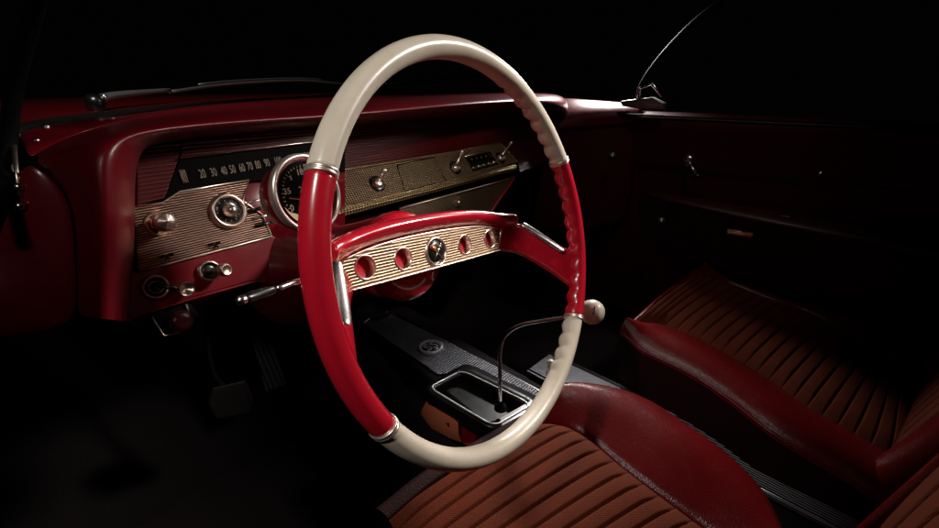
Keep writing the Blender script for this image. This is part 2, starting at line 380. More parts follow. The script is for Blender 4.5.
g = G()
for k in range(31):
    a = R(-120+k*8.0); l = .06 if k % 5 else .11
    g.box(TX(math.sin(a)*(.78-l/2), math.cos(a)*(.78-l/2)), RT*.018, RT*l, .0006, tx*math.cos(a)-ty*math.sin(a), tx*math.sin(a)+ty*math.cos(a), tn)
g.out('tick_marks', 'print_', fc)
# gold crescent at the bottom of the dial
pl_ = [(.84*math.cos(t), .84*math.sin(t)) for t in [R(-165+150*k/24) for k in range(25)]]+[(.84-1.62*k/20, -.34-.24*math.sin(math.pi*k/20)**1) for k in range(1, 20)]
plate('dial_crescent', [[(x*RT, y*RT) for x, y in pl_]], TX(0, 0, .0015), tx, ty, 'cream', ta, .0006)
G().tube([TX(0, -.2, .003), TX(-.62, -.02, .003)], .0006, 6).out('needle', 'flagred', ta)
G().lathe(TX(0, 0), tn, ((RT*.9, .004), (RT*.6, .0065), (.0005, .008)), 48).out('lens', 'glass', ta)
G().tube([TC-ty*RT*.9-tn*.02, TC-ty*RT*1.25-tn*.03, WL(0, .03, -.24)], .009, 12).out('clamp', 'dashred', ta)

# ================================================================== DASHBOARD
da = thing('dashboard', 'deep red dashboard with padded hood and ribbed metal instrument panels', 'dashboard', (0, .42, .75))
def brow():
    st = [  # outer/rear edge, crown, lip, under edge, inner edge : (px,py,Y)
     ((78, 314, .34), (82, 316, .305), (104, 319, .275), (124, 321, .30), (132, 322, .345)),
     ((77, 262, .34), (82, 262, .300), (106, 264, .270), (128, 266, .30), (137, 266, .345)),
     ((75, 208, .345), (82, 205, .300), (107, 205, .268), (130, 208, .30), (138, 209, .35)),
     ((60, 182, .35), (72, 180, .310), (104, 172, .270), (130, 174, .30), (138, 178, .35)),
     ((31, 161, .36), (62, 158, .320), (104, 148, .275), (132, 152, .30), (142, 156, .36)),
     ((44, 147, .42), (78, 142, .340), (116, 134, .285), (140, 141, .31), (152, 146, .37)),
     ((96, 126, .48), (122, 126, .37), (150, 126, .300), (166, 135, .32), (184, 141, .38)),
     ((160, 113, .52), (180, 115, .39), (198, 121, .310), (212, 131, .33), (228, 137, .39)),
     ((230, 105, .54), (240, 108, .40), (255, 117, .315), (262, 127, .335), (275, 132, .40)),
     ((320, 100, .56), (325, 104, .41), (335, 113, .320), (340, 122, .34), (345, 127, .42)),
     ((400, 96, .56), (402, 99, .42), (408, 106, .325), (410, 115, .345), (412, 121, .43)),
     ((480, 93.5, .55), (480, 95.5, .43), (484, 99.5, .335), (484, 108, .355), (484, 115, .44)),
     ((540, 92.5, .53), (544, 93.5, .44), (550, 97, .35), (547, 106, .37), (538, 114, .44)),
     ((560, 94, .50), (566, 96, .44), (570, 104, .37), (566, 116, .39), (556, 124, .45)),
     ((562, 98, .50), (568, 103, .45), (570, 116, .40), (565, 130, .42), (556, 138, .46))]
    rows = [[PY(*p) for p in s_] for s_ in st]
    rows = [r_+[r_[-1]+V((0, .03, 0))] for r_ in rows]
    return G().grid(rows).out('padded_hood', 'pad', da, sub=3)
brow()
# dash top between hood and glass
rows = [[PY(*p) for p in ((30, 163, .36), (44, 147.5, .42), (96, 126.5, .48), (160, 113.5, .52), (230, 105.5, .54), (320, 100.5, .56), (400, 96.5, .56), (480, 94, .55), (540, 93, .53), (562, 95, .50))]]
rows.append([PY(*p) for p in ((16, 133, .50), (36, 127, .52), (90, 118, .60), (160, 110, .66), (230, 103.5, .70), (320, 98.5, .73), (400, 95.2, .73), (480, 93, .71), (540, 92, .66), (566, 92.5, .60))])
rows = [rows[0], [a.lerp(b, .5)+V((0, 0, .003)) for a, b in zip(*rows)], rows[1]]
G().grid(rows).out('dash_top', 'dashred', da, sub=2, solid=.004)
for q in ((61, 130, .49), (46, 126, .51), (244.5, 105.5, .62), (36, 140, .44), (86, 146, .33)):
    p = PY(*q); G().lathe(p, (0, -.3, 1), ((.0035, -.002), (.0035, .001), (.0015, .0022), (.0003, .0022)), 16).out('screw', 'chrome', da)
# body of the dash behind everything
G().box((0.0, .50, .860), 1.28, .08, .22).out('dash_back', 'matte', da, bevel=.01)
# left end panel (below the seam)
rows = [[PY(*p) for p in ((24, 160, .37), (40, 166, .358), (58, 181, .352), (74, 206, .346), (77, 262, .342), (80, 322, .342))],
        [PY(*p) for p in ((12, 195, .38), (20, 203, .37), (34, 214, .36), (48, 232, .355), (54, 285, .35), (56, 330, .35))],
        [PY(*p) for p in ((-30, 235, .40), (-20, 245, .39), (-5, 255, .385), (0, 275, .38), (2, 305, .37), (2, 338, .37))],
        [PY(*p) for p in ((-80, 260, .40), (-75, 270, .39), (-70, 280, .385), (-65, 290, .38), (-62, 320, .37), (-60, 350, .37))]]
G().grid(rows).out('end_panel', 'dashred', da, sub=2, solid=.006)
g = G().tube(smoothpath([PY(*p) for p in ((26, 161, .362), (42, 167, .352), (60, 182, .346), (75, 207, .340), (78, 262, .337), (81, 318, .337))], 5), .0012, 6); g.out('seam', 'matte', da)
# instrument plane
dn = V((0, -1, .30)).normalized(); dX = V((1, 0, 0)); dY = dn.cross(dX)
DP = V((0, .345, .86)); dd = dn.dot(DP)
def DI(x, y, lift=0): return on(x, y, dn, dd+lift)
g = G().prism([DI(*p, -.010) for p in ((134, 150), (345, 128), (345, 250), (250, 282), (134, 330))], dn, .01); g.out('cluster_back', 'dashred', da)
# ribbed red panel left of the speedometer, and strip above it
plate_pts = lambda L: None
def dplate(name, pts, m, lift, th=.004, bevel=.0008, label=None, par=None):
    return G().prism([DI(*p, lift) for p in pts], dn, th).out(name, m, par or da, smooth=False, bevel=bevel, label=label)
dplate('ribbed_panel', ((137, 158), (150, 145), (183, 143), (178, 160), (165, 198), (137, 206)), 'padrib', -.004)
dplate('top_strip', ((184, 141), (345, 126), (345, 140), (180, 159)), 'padrib', -.002)
# speedometer
spd = dplate('speedometer', ((181, 158), (290, 145), (345, 139), (345, 172), (248, 181), (183, 190), (165, 199)), 'dial', -.003, .004, 0)
g = G().tube([DI(*p, .001) for p in ((180, 158), (290, 144.5), (345, 138.5))], .0011, 8); g.out('chrome_line', 'chrome_warm', spd)
Tsl = []
for s_, x, y in (('0', 183.5, 176.5), ('20', 202.5, 174), ('30', 213.6, 172.5), ('40', 224, 171), ('50', 232.5, 169.5), ('60', 242, 168), ('70', 250, 166.5), ('80', 258, 165), ('90', 267, 163), ('100', 278, 161), ('110', 292, 158.5), ('120', 306, 156)):
    o = DI(x, y, -.001); t = text('speed_number', s_, V((0, 0, 0)), V((.52, 0, 0)), V((0, 0, 1)), .0155, 'speedprint', None, .0001)
    for v in t.data.vertices:
        c = v.co.copy(); v.co = (o+dX*c.x+dY*c.z-dn*c.y) - wloc(spd)
    t.parent = spd
g = G()
for i in range(4): g.box(DI(181.5+i*1.6, 176.5-i*.2, -.0005), .0007, .016, .0004, dX, dY, dn)
g.out('tick_marks', 'print_', spd)
# copper ribbed instrument plate
ip = dplate('instrument_plate', ((134, 209), (134, 206), (163, 202), (168, 199), (180, 191.5), (249, 180), (243, 201), (262, 214), (272, 236), (205, 254), (138, 272)), 'copper', .002, .006, .0006, 'copper ribbed instrument plate')
g = G().tube([DI(*p, .0035) for p in ((134, 207), (163, 202.5), (168, 199), (180, 191.5), (249, 180), (243, 201), (262, 214), (272, 236), (205, 254.3), (138, 272.3))], .0011, 6); g.out('plate_edge', 'chrome_warm', ip)
# lower red panel
dplate('lower_panel', ((116, 266), (138, 272), (205, 254), (272, 236), (300, 240), (300, 290), (252, 281), (193, 298), (150, 311), (128, 322), (116, 322)), 'dashred', .0005, .010, .002)
rows = [[DI(*p, 0) for p in ((126, 322), (150, 311.5), (193, 298.5), (252, 282), (300, 270))], [DI(*p, -.012)+V((0, .01, -.004)) for p in ((127, 322.5), (151, 312), (194, 299), (253, 282.5), (300, 271))], [DI(*p, -.06)+V((0, .05, 0)) for p in ((126, 322), (150, 311.5), (193, 298.5), (252, 282), (300, 270))]]
G().grid(rows).out('panel_underside', 'dashred', da, solid=.003)
# knobs on the plate
def ring(x, y, r, m='chrome_warm', nm='bezel', par=None, th=.003, lift=.002):
    return G().lathe(DI(x, y, lift), dn, ((r*.72, 0), (r*.74, th), (r*.84, th*1.5), (r*.95, th), (r, 0)), 40).out(nm, m, par or da, sub=1)
k = ring(158, 224, .0150, nm='wiper_knob')
G().lathe(DI(158, 224, .002), dn, ((.010, 0), (.0095, .006), (.006, .008), (.006, .014), (.0105, .016), (.0118, .022), (.0115, .028), (.009, .030), (.0003, .034)), 14).out('knob', 'chrome_warm', k, smooth=False)
k = ring(228, 211, .0240, nm='light_switch', th=.005)
G().lathe(DI(228, 211, .002), dn, ((.0185, 0), (.0180, .003), (.008, .004), (.0075, .004)), 36).out('dial', 'black', k)
G().lathe(DI(228, 211, .002), dn, ((.0085, .003), (.008, .008), (.006, .010), (.0055, .016), (.0035, .018), (.0003, .0185)), 20).out('knob', 'chrome_warm', k)
g = G()
for i in range(12):
    a = R(30*i); c = DI(228, 211, .0068); g.box(c+dX*math.cos(a)*.0135+dY*math.sin(a)*.0135, .003, .0006, .0004, dX*math.cos(a)+dY*math.sin(a), dY*math.cos(a)-dX*math.sin(a), dn)
g.out('tick_marks', 'print_', k)
# ignition lock with key, and lighter
k = ring(155, 287, .0150, nm='ignition_lock', th=.004)
G().lathe(DI(155, 287, .001), dn, ((.0105, 0), (.0105, .002), (.007, .003), (.0065, .006), (.0003, .006)), 28).out('barrel', 'black', k)
G().lathe(DI(155, 287, .001), dn, ((.0075, .003), (.0078, .005), (.0066, .006)), 28).out('inner_ring', 'chrome_warm', k)
g = G().tube([DI(157, 285, .006), DI(168, 287, .014), DI(178, 289, .018)], .0022, 8); g.out('key', 'black', k, label='key pointing out of the ignition lock')
pp = DI(186, 289, .012); G().lathe(pp, dn, ((.006, -.012), (.0085, -.004), (.0092, .001), (.0085, .004), (.0072, .0035), (.0003, -.001)), 12).out('pull_knob', 'chrome_warm', da, smooth=False, label='faceted chrome pull knob')
k = ring(209, 271, .0140, nm='lighter', th=.004)
G().lathe(DI(209, 271, .001), dn, ((.010, 0), (.0098, .002), (.0045, .003), (.0003, .003)), 28).out('socket', 'black', k)
ax = (dn+V((.25, 0, -.05))).normalized()
G().lathe(DI(213, 271, .001), ax, ((.0045, 0), (.0045, .014), (.0080, .016), (.0084, .024), (.0070, .027), (.0062, .0275), (.0055, .026), (.0003, .026)), 28).out('knob', 'chrome_warm', k)
# small crossed emblems stamped on the plate's lower edge
for x, y in ((167, 257), (215, 245.5)):
    o = DI(x, y, .0045); g = G()
    for sg in (-1, 1):
        g.box(o, .0012, .010, .0006, (dX*math.cos(.7)+dY*math.sin(.7)*sg), (dY*math.cos(.7)-dX*math.sin(.7)*sg), dn)
        g.box(o+dX*sg*.005+dY*.002, .005, .0035, .0006, dX, dY, dn)
    g.out('small_emblem', 'matte', ip)
# switch stack right of the plate
for i, (x, y, x2, y2) in enumerate(((247, 203, 263, 199), (250, 211, 268, 206), (254, 219, 271, 214), (256, 226, 272, 222))):
    a, b = DI(x, y, .004), DI(x2, y2, .006); G().tube([a, a.lerp(b, .5), b], .0024 if i % 2 else .0016, 8).out('switch_bar', 'chrome_warm' if i % 2 == 0 else 'black', da)

# ------- passenger side of the dash
a_ = R(38); gn = V((0, -math.cos(a_), math.sin(a_))); gX = V((1, 0, 0)); gY = gn.cross(gX)
GP = PY(519, 165, .365); gd = gn.dot(GP)
def GI(x, y, lift=0): return on(x, y, gn, gd+lift)
def gplate(name, pts, m, lift, th=.004, bevel=.0006, label=None, par=None):
    return G().prism([GI(*p, lift) for p in pts], gn, th).out(name, m, par or da, smooth=False, bevel=bevel, label=label)
# ribbed vinyl face between hood and strip
tp = [PY(*p) for p in ((335, 124, .425), (412, 118, .435), (484, 111, .445), (540, 111, .45), (560, 121, .455), (556, 160, .46))]
rows = [tp, [GI(*p)+V((0, .006, 0)) for p in ((335, 174), (400, 162), (470, 150), (500, 144), (519, 160), (522, 172))]]
rows = [rows[0], [a.lerp(b, .33) for a, b in zip(*rows)], [a.lerp(b, .66) for a, b in zip(*rows)], rows[1]]
nf = G().grid(rows); nf.uv = [(p.x, p.z) for p in nf.v]; nf.out('ribbed_face', 'padrib', da)
rows = [[PX(*p) for p in ((548, 128, .60), (574, 116, .66), (600, 114, .70), (640, 112, .735))], [PX(*p) for p in ((540, 180, .60), (566, 165, .65), (600, 160, .69), (636, 155, .73))], [PX(*p) for p in ((520, 240, .60), (560, 240, .64), (600, 235, .68), (632, 230, .725))]]
G().grid(rows).out('far_end', 'doorv', da, solid=.006, sub=1)
rows = [[PX(*p) for p in ((548, 96.5, .72), (575, 98.5, .74), (610, 101, .76), (650, 104, .78))], [PX(*p) for p in ((550, 105, .67), (575, 105.5, .69), (610, 107, .72), (645, 108, .745))], [PX(*p) for p in ((552, 117, .635), (575, 115, .66), (605, 114, .69), (642, 113, .73))], [PX(*p) for p in ((548, 132, .60), (574, 128, .65), (602, 126, .69), (640, 124, .73))]]
G().grid(rows).out('end_ledge', 'pad', da, solid=.004, sub=1)
st = gplate('bronze_panel', ((325, 173), (400, 161), (499, 143), (503, 145.5), (518, 162), (470, 175.5), (400, 193), (325, 212)), 'hatch', .0, .008, .0008, 'bronze hatched control panel')
# lip along its lower edge
L0, L1 = GI(322, 214, 0), GI(514.5, 165.6, 0); rows = []
for t in [k/14 for k in range(15)]:
    p = L0.lerp(L1, t); rows.append([p+V((0, dy, dz)) for dy, dz in ((.006, .002), (-.002, .003), (-.0065, .001), (-.0075, -.005), (-.006, -.012), (.0, -.014), (.012, -.012))])
gg = G().grid(rows, cap=False); gg.uv = [(p.x, p.z+p.y) for p in gg.v]; gg.out('panel_lip', 'hatchlip', st, solid=.001)
ed = G().tube([GI(*p, .001) for p in ((325, 173), (400, 161), (499, 143), (503, 145.5), (519, 163))], .0016, 8); ed.out('panel_edge', 'hatchlip', st)
# seam of the ashtray door
g = G().tube([GI(*p, .0008) for p in ((397, 165), (434, 157), (446, 181), (405, 191), (397, 165))], .0010, 6); g.out('ashtray_door', 'matte', st)
def lever(x, y, tx_, ty_, par, r=.0035):
    a = GI(x, y, 0); b = GI(tx_, ty_, .022)
    r *= 1.6; g = G().tube([a, a.lerp(b, .5), b], lambda t: .0034-.001*t, 10)
    g.lathe(b, (b-a), ((.0005, -r), (r*.7, -r*.7), (r, 0), (r*.7, r*.7), (.0005, r)), 16)
    return g.out('lever', 'pale_bezel', par)
for x, y in ((377, 184), (455, 168), (500, 158)):
    h_ = G().lathe(GI(x, y, 0), gn, ((.0165, -.001), (.016, .003), (.0125, .0045), (.009, .003), (.0085, .007), (.0003, .008)), 28).out('control_dial', 'black', st)
    G().lathe(GI(x, y, .003), gn, ((.0095, .0), (.0095, .006), (.007, .008), (.0003, .008)), 20).out('knob', 'chrome_warm', h_)
    dx, dy = {377: (7, -13), 455: (7, -16), 500: (11, -15)}[x]
    lever(x, y, x+dx, y+dy, h_)
    lever(x+1, y+1, x+(4 if x > 400 else 10), y-(0 if x > 400 else 10), h_, .0028) if x > 400 else None
# radio
rd = gplate('radio', ((466, 157), (490, 151), (499, 164), (474, 171)), 'black', .003, .008, .001)
g = G().tube([GI(*p, .0045) for p in ((465, 156.5), (486, 151.5), (492, 157))], .0012, 6); g.out('chrome_edge', 'chrome_warm', rd)
gplate('radio_dial', ((468, 158), (488, 153), (491, 157.5), (470, 163)), 'dial', .0045, .002, .0002, None, rd)
for i in range(5):
    c = GI(474+i*5, 167.5-i*1.35, .006); G().box(c, .010, .0045, .005, gX, gY, gn).out('push_button', 'chrome_warm', rd, bevel=.001)
for i, s_ in enumerate(('55', '7', '10', '16')):
    text('radio_number', s_, GI(472+i*4.6, 159.6-i*1.2, .0062), gX, gY, .005, 'print_', rd, .0001)
# glove box door slanting inward below the strip
vn = V((0, -.95, -.30)).normalized(); q0 = GI(516, 176)+V((0, .010, -.012)); vd = vn.dot(PY(516, 176, .375))
def VI(x, y, l=0): return on(x, y, vn, vd+l)
gb = G().prism([VI(*p) for p in ((400, 208), (515, 177), (488, 222), (466, 262), (400, 262))], vn, .012).out('glove_box_door', 'hatch', da, smooth=False, bevel=.001, label='hatched bronze glove box door')
G().tube([VI(*p, .001) for p in ((400, 230), (400, 208.5), (515, 177.2))], .0016, 6).out('door_edge', 'pale_bezel', gb)
G().tube([VI(*p, .001) for p in ((515.5, 177.2), (488, 216), (478, 232))], .0013, 6).out('door_edge', M['red'], gb)
G().lathe(VI(459, 203, .0), vn, ((.008, -.001), (.0085, .003), (.0065, .004), (.006, .0025), (.0003, .0025)), 28).out('lock', 'chrome_warm', gb)
rows = [[PY(*p) for p in ((322, 224, .395), (400, 209, .41), (514, 180, .42))], [PY(*p) for p in ((322, 255, .42), (400, 240, .43), (500, 220, .44))]]
G().grid(rows).out('under_panel', 'dashred', da, solid=.006)

# ================================================================== UNDER-DASH CONTROL
uc = thing('control_box', 'small dark box with red knob hanging under the left end of the dashboard', 'switch box', DI(176, 330))
g = G().prism([DI(*p, -.004) for p in ((150, 314), (190, 303), (206, 322), (163, 337))], dn, .03); g.out('box', 'matte', uc, bevel=.002, smooth=False)
G().tube([DI(*p, -.002) for p in ((152, 317), (164, 336), (180, 332))], .0010, 6).out('box_edge', 'chrome_warm', uc)
G().tube([DI(*p, -.002) for p in ((186, 304), (189, 312))], .0010, 6).out('box_edge', 'chrome_warm', uc)
k = G().lathe(DI(180, 321, -.002), dn, ((.012, -.004), (.0125, .006), (.0115, .010), (.006, .012), (.0003, .0115)), 32).out('knob', 'knobred', uc)
G().lathe(DI(180, 321, -.002), dn, ((.0124, .004), (.0130, .006), (.0124, .008)), 32).out('knob_ring', 'chrome_warm', k)

# ================================================================== GLASS, WIPERS, HOOD, PILLAR
GB = [PY(*p) for p in ((14, 134, .50), (36, 126, .525), (90, 117.5, .605), (160, 109.5, .665), (230, 103, .705), (320, 98, .735), (400, 94.8, .735), (480, 92.5, .715), (545, 91.6, .665), (570, 92, .605), (620, 103, .45))]
ws = thing('windshield', 'curved dark windshield glass standing in its black rubber gasket', 'windshield', (0, .6, 1.03))
rows = [[p+V((0, -dy, dz)) for p in GB] for dy, dz in ((0, 0), (.06, .13), (.16, .28), (.27, .42))]
G().grid(rows).out('glass', 'glass', ws, sub=1)
G().tube(smoothpath([p+V((0, .006, .000)) for p in GB], 4), .0062, 10).out('gasket', 'rubber', ws)
G().tube(smoothpath([p+V((0, -.004, -.0035)) for p in GB[:10]], 4), .0014, 6).out('chrome_bead', 'silver', ws)
hd = thing('car_hood', 'dark red car hood beyond the windshield glass', 'hood', (0, 1.2, 1.0))
rows = [[p+V((0, .014, .0015)) for p in GB], [V((p.x*1.08, p.y+.10, min(p.z+.010, 1.047))) for p in GB], [V((p.x*1.2, p.y+.6, 1.035)) for p in GB], [V((p.x*1.2, p.y+1.4, .96)) for p in GB]]
G().grid(rows).out('panel', 'hood', hd, sub=1, solid=.002)
def wiper(label, arm, blade, head):
    wp = thing('windshield_wiper', label, 'wiper', PY(*head), 'wipers resting on the far side of the windshield')
    g = G().tube(smoothpath([PY(*p) for p in arm], 6), lambda t: .0078-.0042*t, 10); g.out('arm', 'wiper_metal', wp)
    g = G()
    pts = smoothpath([PY(*p) for p in blade], 6); g.tube(pts, .0030, 8); g.tube([p+V((0, 0, .006)) for p in pts[3:-3]], .0016, 8)
    g.out('blade', 'wiper_metal', wp)
    h = PY(*head); G().lathe(h, (0, -.4, 1), ((.012, -.012), (.013, .0), (.010, .008), (.0005, .010)), 20).out('pivot', 'black', wp)
    G().lathe(h+V((.012, -.004, .006)), (0, -.4, 1), ((.004, -.002), (.004, .002), (.0005, .004)), 14).out('nut', 'chrome', wp)
    return wp
wiper('black windshield wiper lying at the left, above the instrument cluster', ((95, 101, .66), (117, 95, .68), (170, 90, .73)), ((168, 92, .73), (230, 84, .80), (300, 80.5, .88), (345, 84, .92)), (95, 101, .66))
wiper('black windshield wiper seen through the steering wheel ring', ((383, 86, .78), (400, 83, .80), (440, 80, .86)), ((436, 80, .86), (470, 76, .92), (520, 80, .96), (560, 88, .96)), (383, 86, .78))
pi_ = thing('windshield_pillar', 'dark pillar with a chrome clip at the left edge of the dashboard', 'pillar', PY(10, 210, .36))
G().tube(smoothpath([PY(*p) for p in ((-12, 235, .34), (5, 190, .37), (8, 150, .41), (14, 90, .40), (32, 20, .36), (45, -30, .32))], 6), .007, 14).out('post', 'matte', pi_)
rows = G().prism([PY(*p) for p in ((12, 165, .385), (18, 165, .385), (26, 196, .372), (27, 213, .368), (13, 214, .368))], (0, -1, 0), .012); rows.out('clip', 'silver', pi_, bevel=.0015)
G().tube([PY(*p) for p in ((12, 130, .43), (16, 165, .38), (20, 196, .365))], .0022, 8).out('trim', 'chrome_warm', pi_)
for q in ((19, 187, .366), (20, 206, .362)): G().lathe(PY(*q), (0, -1, 0), ((.004, 0), (.004, .002), (.001, .003)), 14).out('screw', 'chrome', pi_)

# ================================================================== PASSENGER DOOR
DX = .74
dr = thing('padded_door_trim', 'dark red passenger door with long armrest beyond the far seat', 'car door', (DX, -.3, .3))
def XP(x, y, d=0): return PX(x, y, DX-d)
def shade(n_=8):
    y0, y1 = .30, -1.1
    prof = ((1.000, .03), (.996, -.012), (.965, -.02), (.93, -.008), (.80, 0), (.72, .0), (.62, -.008), (.45, -.01), (.30, .0))
    rows = [[V((DX+dx, y0+(y1-y0)*j/n_, z)) for z, dx in prof] for j in range(n_+1)]
    return rows
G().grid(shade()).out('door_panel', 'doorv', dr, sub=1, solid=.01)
# window sill chrome and garnish
G().tube([V((DX-.022, y, .992)) for y in (.30, 0, -.4, -1.1)], .003, 8).out('sill_trim', 'rubber', dr)
G().tube([V((DX-.013, y, .845-.02*0)) for y in (.26, 0, -.4, -1.1)], .002, 8).out('trim_line', 'rubber', dr)
# armrest
rows = []
for y, z, w_, t in ((.14, .752, .012, .006), (.06, .755, .035, .012), (-.10, .748, .055, .018), (-.35, .735, .06, .022), (-.70, .72, .06, .022), (-.8, .718, .02, .01)):
    rows.append([V((DX-.006-w_+w_*math.cos(a)*1.0, y, z+t*math.sin(a))) for a in [2*math.pi*k/14 for k in range(14)]])
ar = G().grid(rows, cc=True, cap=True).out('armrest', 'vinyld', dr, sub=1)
G().box((DX-.058, -.22, .757), .05, .09, .004).out('armrest_button', 'chrome', ar, bevel=.0015)
G().prism([V((DX-.010, y, z)) for y, z in ((.08, .735), (-.12, .725), (-.10, .60), (-.02, .55))], (-1, 0, 0), .004).out('scuff_plate', 'doorv', dr, smooth=False)
def crank(x, y, par, sc=1.0):
    p = XP(x, y, .018); c = G().lathe(p, (-1, 0, 0), ((.022*sc, -.01), (.023*sc, .004), (.016*sc, .008), (.006*sc, .012), (.0005, .012)), 28).out('window_crank', 'chrome', par)
    q = p+V((-.03, -.05*sc, -.045*sc)); G().tube([p+V((-.01, 0, 0)), q], .0045, 10).out('crank_arm', 'chrome', c)
    G().lathe(q, (-1, 0, 0), ((.007, -.002), (.010, .006), (.008, .018), (.0005, .02)), 18).out('crank_knob', 'black', c)
crank(688, 161, dr, .8)
for q in ((612, 156), (661, 221)):
    p = PX(*q, .66); G().lathe(p, (-1, -.3, 0), ((.012, -.004), (.013, .004), (.008, .008), (.003, .014), (.0005, .015)), 20).out('kick_knob', 'wiper_metal', dr)
g = G().box(XP(740, 233, .03), .012, .07, .022); g.out('door_handle', 'chrome', dr, bevel=.004)
G().lathe(XP(820, 174, .02), (-1, 0, 0), ((.008, -.004), (.009, .004), (.0005, .008)), 18).out('lock_knob', 'chrome', dr)
vf = thing('vent_window', 'slanted vent window frame with chrome hinge above the far door', 'window frame', PX(645, 104, .70))
G().tube(smoothpath([PX(*p, .70) for p in ((638, 100), (642, 84), (660, 58), (690, 26), (722, 0), (745, -18))], 4), .008, 12).out('frame', 'rubber', vf)
g = G().prism([PX(*p, .69) for p in ((620, 101), (652, 97), (664, 103), (664, 110), (640, 109), (622, 106))], (-1, 0, 0), .03); g.out('hinge', 'wiper_metal', vf, bevel=.003)
G().tube([PX(*p, .69) for p in ((638, 99), (640, 88), (652, 84), (662, 96))], .004, 10).out('latch', 'chrome', vf)
# kick panel below the far end of the dash
G().prism([V((.73, y, z)) for y, z in ((.32, .98), (.90, .98), (.90, .2), (.32, .2))], (-1, 0, 0), .02).out('kick_panel', 'carpet', dr, smooth=False)

# ================================================================== CONSOLE
co = thing('center_console', 'ribbed metal center console with open chrome rimmed tray between the footwells', 'console', (-.02, .35, .36))
ZC = .452
def CZ(x, y, l=0): return PZ(x, y, ZC+l)
# body under the plate
top = [CZ(*p, -.004) for p in ((358, 326), (362, 316), (388, 309), (396, 312), (548, 392), (588, 412), (540, 432), (494, 432), (436, 384))]
G().prism(top, (0, 0, 1), .09).out('body', 'black', co, smooth=False, bevel=.006)
pl2 = G().prism([CZ(*p) for p in ((363, 323), (388, 312.5), (445, 340), (495, 366), (545, 394), (530, 400), (500, 392), (470, 372), (438, 374))], (0, 0, 1), .003)
# uv along the plate direction
d_ = (CZ(495, 366)-CZ(388, 312.5)).normalized(); e_ = V((0, 0, 1)).cross(d_); pl2.uv = [(p.dot(d_), p.dot(e_)) for p in pl2.v]
cp = pl2.out('cover_plate', 'alu', co, smooth=False, bevel=.0006)
G().tube([CZ(*p, .001) for p in ((364, 322.5), (374, 316), (388, 312))], .0022, 8).out('end_trim', 'silver', co)
ec = CZ(431, 348, .001); ce = G().lathe(ec, (0, 0, 1), ((.031, -.001), (.0318, .005), (.027, .008), (.0235, .003), (.0003, .003)), 40).out('emblem', 'silver', cp)
G().lathe(ec, (0, 0, 1), ((.0232, .0031), (.0230, .0036), (.0003, .0037)), 36).out('emblem_face', 'black', ce)
text('emblem_letters', 'SS', ec+V((0, 0, .0042)), V((1, -.25, 0)).normalized(), V((.25, 1, 0)).normalized(), .040, 'silver', ce, .0016)
# tray: black frame, chrome rim, deep bowl
ZT = .468
def TZ(x, y, l=0): return PZ(x, y, ZT+l)
def rrect(c, k=6, f=.16):
    o = []
    for i in range(4):
        p, q, r_ = c[i-1], c[i], c[(i+1) % 4]; a, b = q.lerp(p, f), q.lerp(r_, f)
        for j in range(k+1):
            t = j/k; o.append((a*(1-t)**2+q*2*t*(1-t)+b*t*t))
    return o
oc = [TZ(*p) for p in ((466, 362), (545, 400), (494, 431), (421, 389))]
ic = [TZ(*p, .001) for p in ((462, 371), (532, 405), (494, 427), (429, 388))]
O_, I_ = rrect(oc), rrect(ic); cen = sum(I_, V((0, 0, 0)))/len(I_)
dn_ = V((0, 0, -1))
loops = [[p+dn_*.035 for p in O_], [p+dn_*.002 for p in O_], O_, [p.lerp(cen, .02) for p in I_], [p.lerp(cen, .05)+dn_*.006 for p in I_], [p.lerp(cen, .16)+dn_*.04 for p in I_], [p.lerp(cen, .3)+dn_*.05 for p in I_], [p.lerp(cen, .95)+dn_*.052 for p in I_]]
tr = G().grid(loops[:5], cc=True).out('tray', 'black', co); G().grid(loops[4:], cc=True).add(loops[-1], [list(range(len(loops[-1])))]).out('tray_bowl', 'matte', tr)
G().tube([p+V((0, 0, .0015)) for p in I_+[I_[0]]], .0018, 8).out('tray_rim', 'silver', tr)
g = G().prism([TZ(*p, .001) for p in ((500, 418), (528, 402), (538, 398), (543, 402), (520, 420), (503, 428))], (0, 0, 1), .003); g.out('tray_plate', 'silver', tr, bevel=.001)
# console side: red and orange reflections under the tray drawn as coloured panels
A4 = [PZ(*p, .440) for p in ((427, 401), (440, 411), (452, 418), (458, 423))]; B4 = [PZ(*p, .392) for p in ((421, 414), (432, 428), (450, 438), (462, 442))]
G().grid([A4, [a.lerp(b, .5)+V((-.004, 0, 0)) for a, b in zip(A4, B4)], B4]).out('reflection_panel', 'burnt', co, solid=.004, bevel=.001)
G().prism([PZ(x, y, z) for x, y, z in ((445, 423, .43), (462, 422, .43), (482, 427, .43), (483, 440, .39), (472, 447, .385), (462, 443, .388))], (-.6, -.5, .5), .006).out('reflection_corner', 'dashred', co, bevel=.001, smooth=False)
# tunnel plate between the seats
tn_ = thing('tunnel_plate', 'long ribbed metal plate on the tunnel between the two bucket seats', 'trim plate', PZ(760, 470, .38))
Zt = .385
d_ = (PZ(882, 507, Zt)-PZ(683, 414, Zt)).normalized(); e_ = V((0, 0, 1)).cross(d_)
Pa, Pb = PZ(683, 414, Zt)-d_*.35, PZ(882, 507, Zt)+d_*.35; wd_ = .115
g = G().prism([Pa, Pb, Pb-e_*wd_, Pa-e_*wd_], (0, 0, 1), .004)
g.uv = [(p.dot(d_), p.dot(e_)) for p in g.v]; g.out('plate', 'alur', tn_, smooth=False)
for k in (.004, .010, wd_-.008): G().tube([Pa-e_*k+V((0, 0, .002)), Pb-e_*k+V((0, 0, .002))], .0016, 8).out('edge_strip', 'chrome', tn_)

